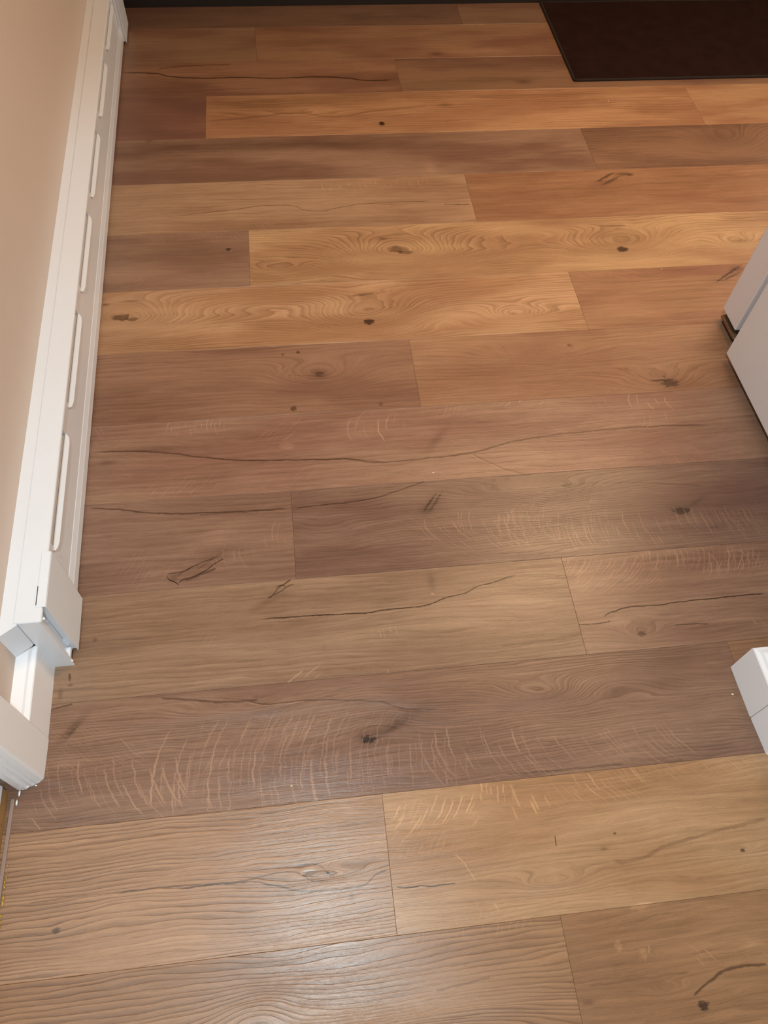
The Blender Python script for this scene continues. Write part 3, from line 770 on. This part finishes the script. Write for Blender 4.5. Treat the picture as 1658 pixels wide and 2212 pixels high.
# casings on both sides of the doorway
def casing(name, plan, z1=2.06):
    return struct(name, vprism(plan, 0.0, z1), M_TRIM, .0008)
casing('trim_1', [(-.560, .479), (-.5172, .479), (-.5158, .4765), (-.5162, .406), (-.5190, .4015), (-.5260, .3985), (-.5262, .3960), (-.5330, .3960), (-.5335, .3925), (-.5440, .3925), (-.5440, .3880), (-.560, .3880)])
casing('trim_2', [(.90, .3835), (.8300, .3835), (.8285, .3815), (.8325, .3120), (.8360, .3080), (.8440, .3060), (.8445, .3000), (.90, .3000)])
# lining of the doorway beside the camera: painted board that stops short of the floor, bare wood below it
struct('wall_jamb', box(-.70, -.5745, -1.25, .388, .034, 2.44), M_TRIM)
struct('trim_3', box(-.69, -.5760, -1.25, .387, 0, .034), M_RAWWOOD)
struct('trim_4', prism([(-.5700, -.004), (-.5635, -.004), (-.5635, .0035), (-.5650, .005), (-.5690, .005)], (-1.2, .372), lambda a, z, y: (a+.012*(y-.3), y, z)), M_VINYLEDGE)
#struct('wall_back', box(-.70, XMAX, -1.35, -1.28, 0, 2.44), M_WALL)

# glue and paint crumbs left in the joint between lining and floor
def lumps(bm, spots):
    for (x, y, z, r, sx, sy) in spots:
        v = bmesh.ops.create_icosphere(bm, subdivisions=1, radius=r)['verts']
        for q in v:
            q.co = Vector((q.co.x*sx*random.uniform(.7, 1.2)+x, q.co.y*sy*random.uniform(.7, 1.2)+y, q.co.z*.6*random.uniform(.8, 1.1)+z))
    return bm
bm = lumps(bmesh.new(), [(-.5598+random.uniform(-.0015, .001)-.012*(.25-y), y, .002, random.uniform(.0012, .0028), .9, 2.2) for y in (.262, .25, .243, .236, .229, .221, .212, .205, .203, .185, .176, .168, .155, .147, .138, .128, .12, .11, .1, .092)])
t = new_obj('glue_residue', bm, M_GLUE, smooth=True)
tag(t, 'ragged yellow glue squeezed out along the gap between floor and doorway lining', 'glue', kind='stuff')
bm = lumps(bmesh.new(), [(-.5520, .3900, .002, .004, 1.6, .8), (-.5450, .3925, .002, .0035, 1.5, .8), (-.5380, .3935, .002, .002, 1.4, 1), (-.5290, .3930, .0015, .0022, 1.4, .8), (-.5558, .382, .003, .003, .8, 2.2), (-.5585, .366, .003, .0025, .8, 2.6)])
t = new_obj('caulk_crumbs', bm, M_CAULK, smooth=True)
tag(t, 'broken white caulk crumbs at the foot of the left door casing', 'caulk', kind='stuff')

# ------------------------------------------------------------ baseboard heater on the left wall
Y0, Y1 = .619, 3.08
FX = -.4745                                    # front plane at Y = 0
heater = tag(empty('baseboard_heater', (FX-.02+SK*1.8, 1.8, 0)), 'long low white slotted metal baseboard heater along the left wall', 'heater')
def HP(o, z, y): return (FX + o + SK*y, y, z)
# body sheet with recess under the top and a raised ridge near the floor
body = [(-.0365, .008), (-.002, .008), (.0, .0095), (.0, .0345), (-.0010, .0380), (-.0040, .0550), (-.0048, .0560), (-.0048, .1555), (-.0365, .1555)]
part('front_cover', prism(body, (Y0+.028, Y1), HP), M_ENAMEL, heater)
top = [(-.0405, .1975), (.0030, .1975), (.0046, .1985), (.0052, .2005), (.0046, .2040), (.0030, .2060), (-.0405, .2060)]
part('top_cover', prism(top, (Y0+.001, Y1), HP), M_ENAMEL, heater)
# painted wood filler strip between heater and wall, end cut at 45 degrees
def filler(a, z, t): return ((a + SK*(.617 if t == 0 else Y1)), ((.617 + (a+.5105)*.72) if t == 0 else Y1), z)
part('filler_strip', prism([(-.5395, .1165), (-.5105, .1165), (-.5105, .2030), (-.5115, .2040), (-.5395, .2040)], (0, 1), filler), M_ENAMEL, heater)
# near end: closing plate with a sunk channel, rib and small tab
bm = prism([(-.0350, 0.), (.0030, 0.), (.0030, .2050), (-.0350, .2050)], (Y0, Y0+.003), HP)
part('end_plate', bm, M_ENAMEL, heater)
bm = prism([(-.0345, .0), (-.0040, .0), (-.0040, .1965), (-.0345, .1965)], (Y0+.003, Y0+.030), HP)
prism([(-.0040, .004), (.0025, .004), (.0025, .1960), (-.0040, .1960)], (Y0+.002, Y0+.0075), HP, bm)
part('end_channel', bm, M_ENAMEL, heater)
part('channel_tab', prism([(-.0042, .026), (.0040, .026), (.0040, .0335), (-.0042, .0335)], (Y0+.006, Y0+.024), HP), M_ENAMEL, heater)
# slip-on caps over the joints at both ends
def endcap(ya, yb, o=.0112, zb=.006, zt=.2035):
    prof = [(o-.0015, zb), (o, zb+.001), (o, zt), (o-.001, zt+.0035), (-.0050, zt+.0040), (-.0050, zt+.0026), (o-.0022, zt+.0022), (o-.0015, zt)]
    c = part('end_cap', prism(prof, (ya, yb), HP), M_ENAMEL, heater)
    bm = prism([(-.004, zb+.002), (o-.0016, zb+.002), (o-.0016, zt), (-.004, zt)], (ya+.004, ya+.0052), HP)
    part('cap_flange', bm, M_ENAMEL, c)
    part('cap_flange', prism([(-.004, zb+.002), (o-.0016, zb+.002), (o-.0016, zt), (-.004, zt)], (yb-.0012, yb-.0002), HP), M_ENAMEL, c)
    return c
endcap(.6475, .7600)
endcap(2.930, 3.06, .0110, .010)
# dark slit where the cap flap meets the top cover
part('cap_slit', prism([(-.0069, .2061), (-.0055, .2061), (-.0055, .2064), (-.0069, .2064)], (.652, .690), HP), M_GAP, heater)
# louvres pressed out of the front: pale tongue with tapered ends
def louver(ya, yb):
    bm = bmesh.new(); ts = [0, .012, .035, .09, .5, .93, .975, .992, 1.]
    sc = [.05, .45, .8, 1., 1., 1., .85, .5, .05]
    rings = []
    for t_, s_ in zip(ts, sc):
        y = ya + (yb-ya)*t_
        zt, zb_ = .1580, .1580-.0105*s_
        pr = [(-.0050, zt), (-.0050 + .0082*s_, zb_+.0012), (-.0050 + .0082*s_, zb_), (-.0050, zb_+.001)]
        rings.append([bm.verts.new(HP(a_, z_, y)) for a_, z_ in pr])
    for p_, q_ in zip(rings, rings[1:]):
        for j in range(4): bm.faces.new((p_[j], p_[(j+1) % 4], q_[(j+1) % 4], q_[j]))
    bm.faces.new(rings[0]); bm.faces.new(rings[-1][::-1])
    return bm
spans = ((.790, 1.075), (1.145, 1.432), (1.505, 1.790), (1.865, 2.150), (2.235, 2.520), (2.600, 2.880))
edges = [Y0+.028] + [v for ab in spans for v in (ab[0]+.010, ab[1]-.002)] + [Y1]
for ya, yb in zip(edges[0::2], edges[1::2]):      # solid face between the slots
    part('slot_bridge', prism([(-.0360, .1555), (-.0048, .1555), (-.0048, .1985), (-.0360, .1985)], (ya, yb), HP), M_ENAMEL, heater)
for ya, yb in ((.790, 1.075), (1.145, 1.432), (1.505, 1.790), (1.865, 2.150), (2.235, 2.520), (2.600, 2.880)):
    part('louver', louver(ya, yb), M_ENAMEL, heater)
# blobs of old paint
for x, y, z, r in ((-.4755-.004, .776, .186, .0035), (-.4795, .6285, .1985, .0034), (-.4820, .6205, .020, .0030)):
    bm = lumps(bmesh.new(), [(x, y, z, r, .8, .9)])
    part('paint_blob', bm, M_CAULK, heater, smooth=True)

# ------------------------------------------------------------ white units on the right
near = tag(empty('white_cabinet', (1.30, .95, 0)), 'tall plain white cabinet with a flat side raised off the floor, nearer one at right', 'cabinet')
part('side_panel', box(1.1340, 1.1530, .56, 1.312, .026, 1.75, -.024), M_APPL, near, bevel=.0015)
part('body', box(1.154, 1.62, .575, 1.300, .034, 1.74, -.024), M_APPL, near, bevel=.002)
part('plinth', box(1.185, 1.60, .60, 1.26, 0, .034, -.024), M_GAP, near)
far = tag(empty('white_appliance', (1.45, 1.42, 0)), 'white front panel unit on a brushed metal foot strip, behind the nearer white cabinet', 'appliance')
part('front_panel', box(1.178, 1.212, 1.379, 1.465, .037, .90, -.024), M_APPL, far, bevel=.0035)
part('body', box(1.216, 1.70, 1.385, 1.462, .030, .90, -.024), M_APPL, far, bevel=.002)
part('foot_strip', box(1.1715, 1.186, 1.361, 1.447, .022, .030, -.024), M_METAL, far, bevel=.0008)
part('foot_channel', box(1.1865, 1.66, 1.364, 1.450, 0, .0335, -.024), M_GAP, far)
part('foot_bolt', lumps(bmesh.new(), [(1.1420, 1.3600, .027, .0034, 1, 1)]), M_METAL, far, smooth=True)

# ------------------------------------------------------------ far end of the floor
cab = tag(empty('dark_cabinet', (.6, 3.2, 0)), 'very dark brown wooden cabinet base across the far end of the floor', 'cabinet')
part('kick_board', box(-.598, XMAX-.05, 3.195, 3.215, .0, .10), M_DARKWOOD, cab)
part('door_panel', box(-.598, XMAX-.05, 3.175, 3.215, .105, .85), M_DARKWOOD, cab, bevel=.003)

# rug with bound edge
rug = tag(empty('rug', (1.8, 2.9, 0)), 'dark brown flat rug with a bound edge at the far right', 'rug')
RX0, RX1, RY0, RY1 = 1.027, 2.5, 2.636, 3.193
bm = bmesh.new()
nx, ny = 74, 27
grid = [[bm.verts.new((RX0+.010+(RX1-RX0-.02)*i_/nx, RY0+.010+(RY1-RY0-.02)*j_/ny, .0062+random.uniform(-.0006, .0006))) for i_ in range(nx+1)] for j_ in range(ny+1)]
for j_ in range(ny):
    for i_ in range(nx): bm.faces.new((grid[j_][i_], grid[j_][i_+1], grid[j_+1][i_+1], grid[j_+1][i_]))
part('pile', bm, M_RUG, rug, smooth=True)
part('backing', box(RX0+.004, RX1-.004, RY0+.004, RY1-.004, .0003, .0045), M_RUGEDGE, rug)
def tube(p, q, r=.0042, k=8):
    bm = bmesh.new(); d = (Vector(q)-Vector(p)); n_ = max(2, int(d.length/.03)); d.normalize()
    s_ = d.cross(Vector((0, 0, 1))).normalized(); rings = []
    for a in range(n_+1):
        c_ = Vector(p).lerp(Vector(q), a/n_) + Vector((0, 0, random.uniform(-.0003, .0003)))
        rings.append([bm.verts.new(c_ + s_*math.cos(2*math.pi*b/k)*r*1.2 + Vector((0, 0, 1))*math.sin(2*math.pi*b/k)*r*.9) for b in range(k)])
    for A, B in zip(rings, rings[1:]):
        for j in range(k): bm.faces.new((A[j], A[(j+1) % k], B[(j+1) % k], B[j]))
    bm.faces.new(rings[0]); bm.faces.new(rings[-1][::-1])
    return bm
zc = .0042
c00, c10, c11, c01 = (RX0+.005, RY0+.005, zc), (RX1-.005, RY0+.005, zc), (RX1-.005, RY1-.005, zc), (RX0+.005, RY1-.005, zc)
for p, q in ((c00, c10), (c10, c11), (c11, c01), (c01, c00)): part('binding', tube(p, q), M_RUGEDGE, rug, smooth=True)

# ------------------------------------------------------------ crumbs lying on the floor
M_CRUMB = paint('pale_crumb', (226, 200, 160), .7, .1, .4, 500)
def crumb(x, y, r, label, group=None):
    bm = lumps(bmesh.new(), [(0, 0, r*.55, r, 1.3, 1.)])
    o = new_obj('crumb', bm, M_CRUMB, smooth=True); o.location = (x, y, 0)
    tag(o, label, 'crumb', group)
crumb(0.2901, 1.0169, 0.0022, 'pale crumb in the middle of the floor, beside the long dark grain line')
crumb(-0.1140, 1.6970, 0.0018, 'tiny pale crumb at the corner of the grey plank, left of centre')
crumb(1.1200, 2.5132, 0.0022, 'tiny pale crumb on the floor just in front of the rug')
crumb(-0.0716, 0.3452, 0.0018, 'tiny pale crumb on the grey-brown plank near its lower joint')
crumb(0.8095, 0.4322, 0.0024, 'tan chip of debris beside the right-hand baseboard')
crumb(1.0470, 1.6666, 0.0016, 'tiny pale crumb on the orange plank left of the white units')
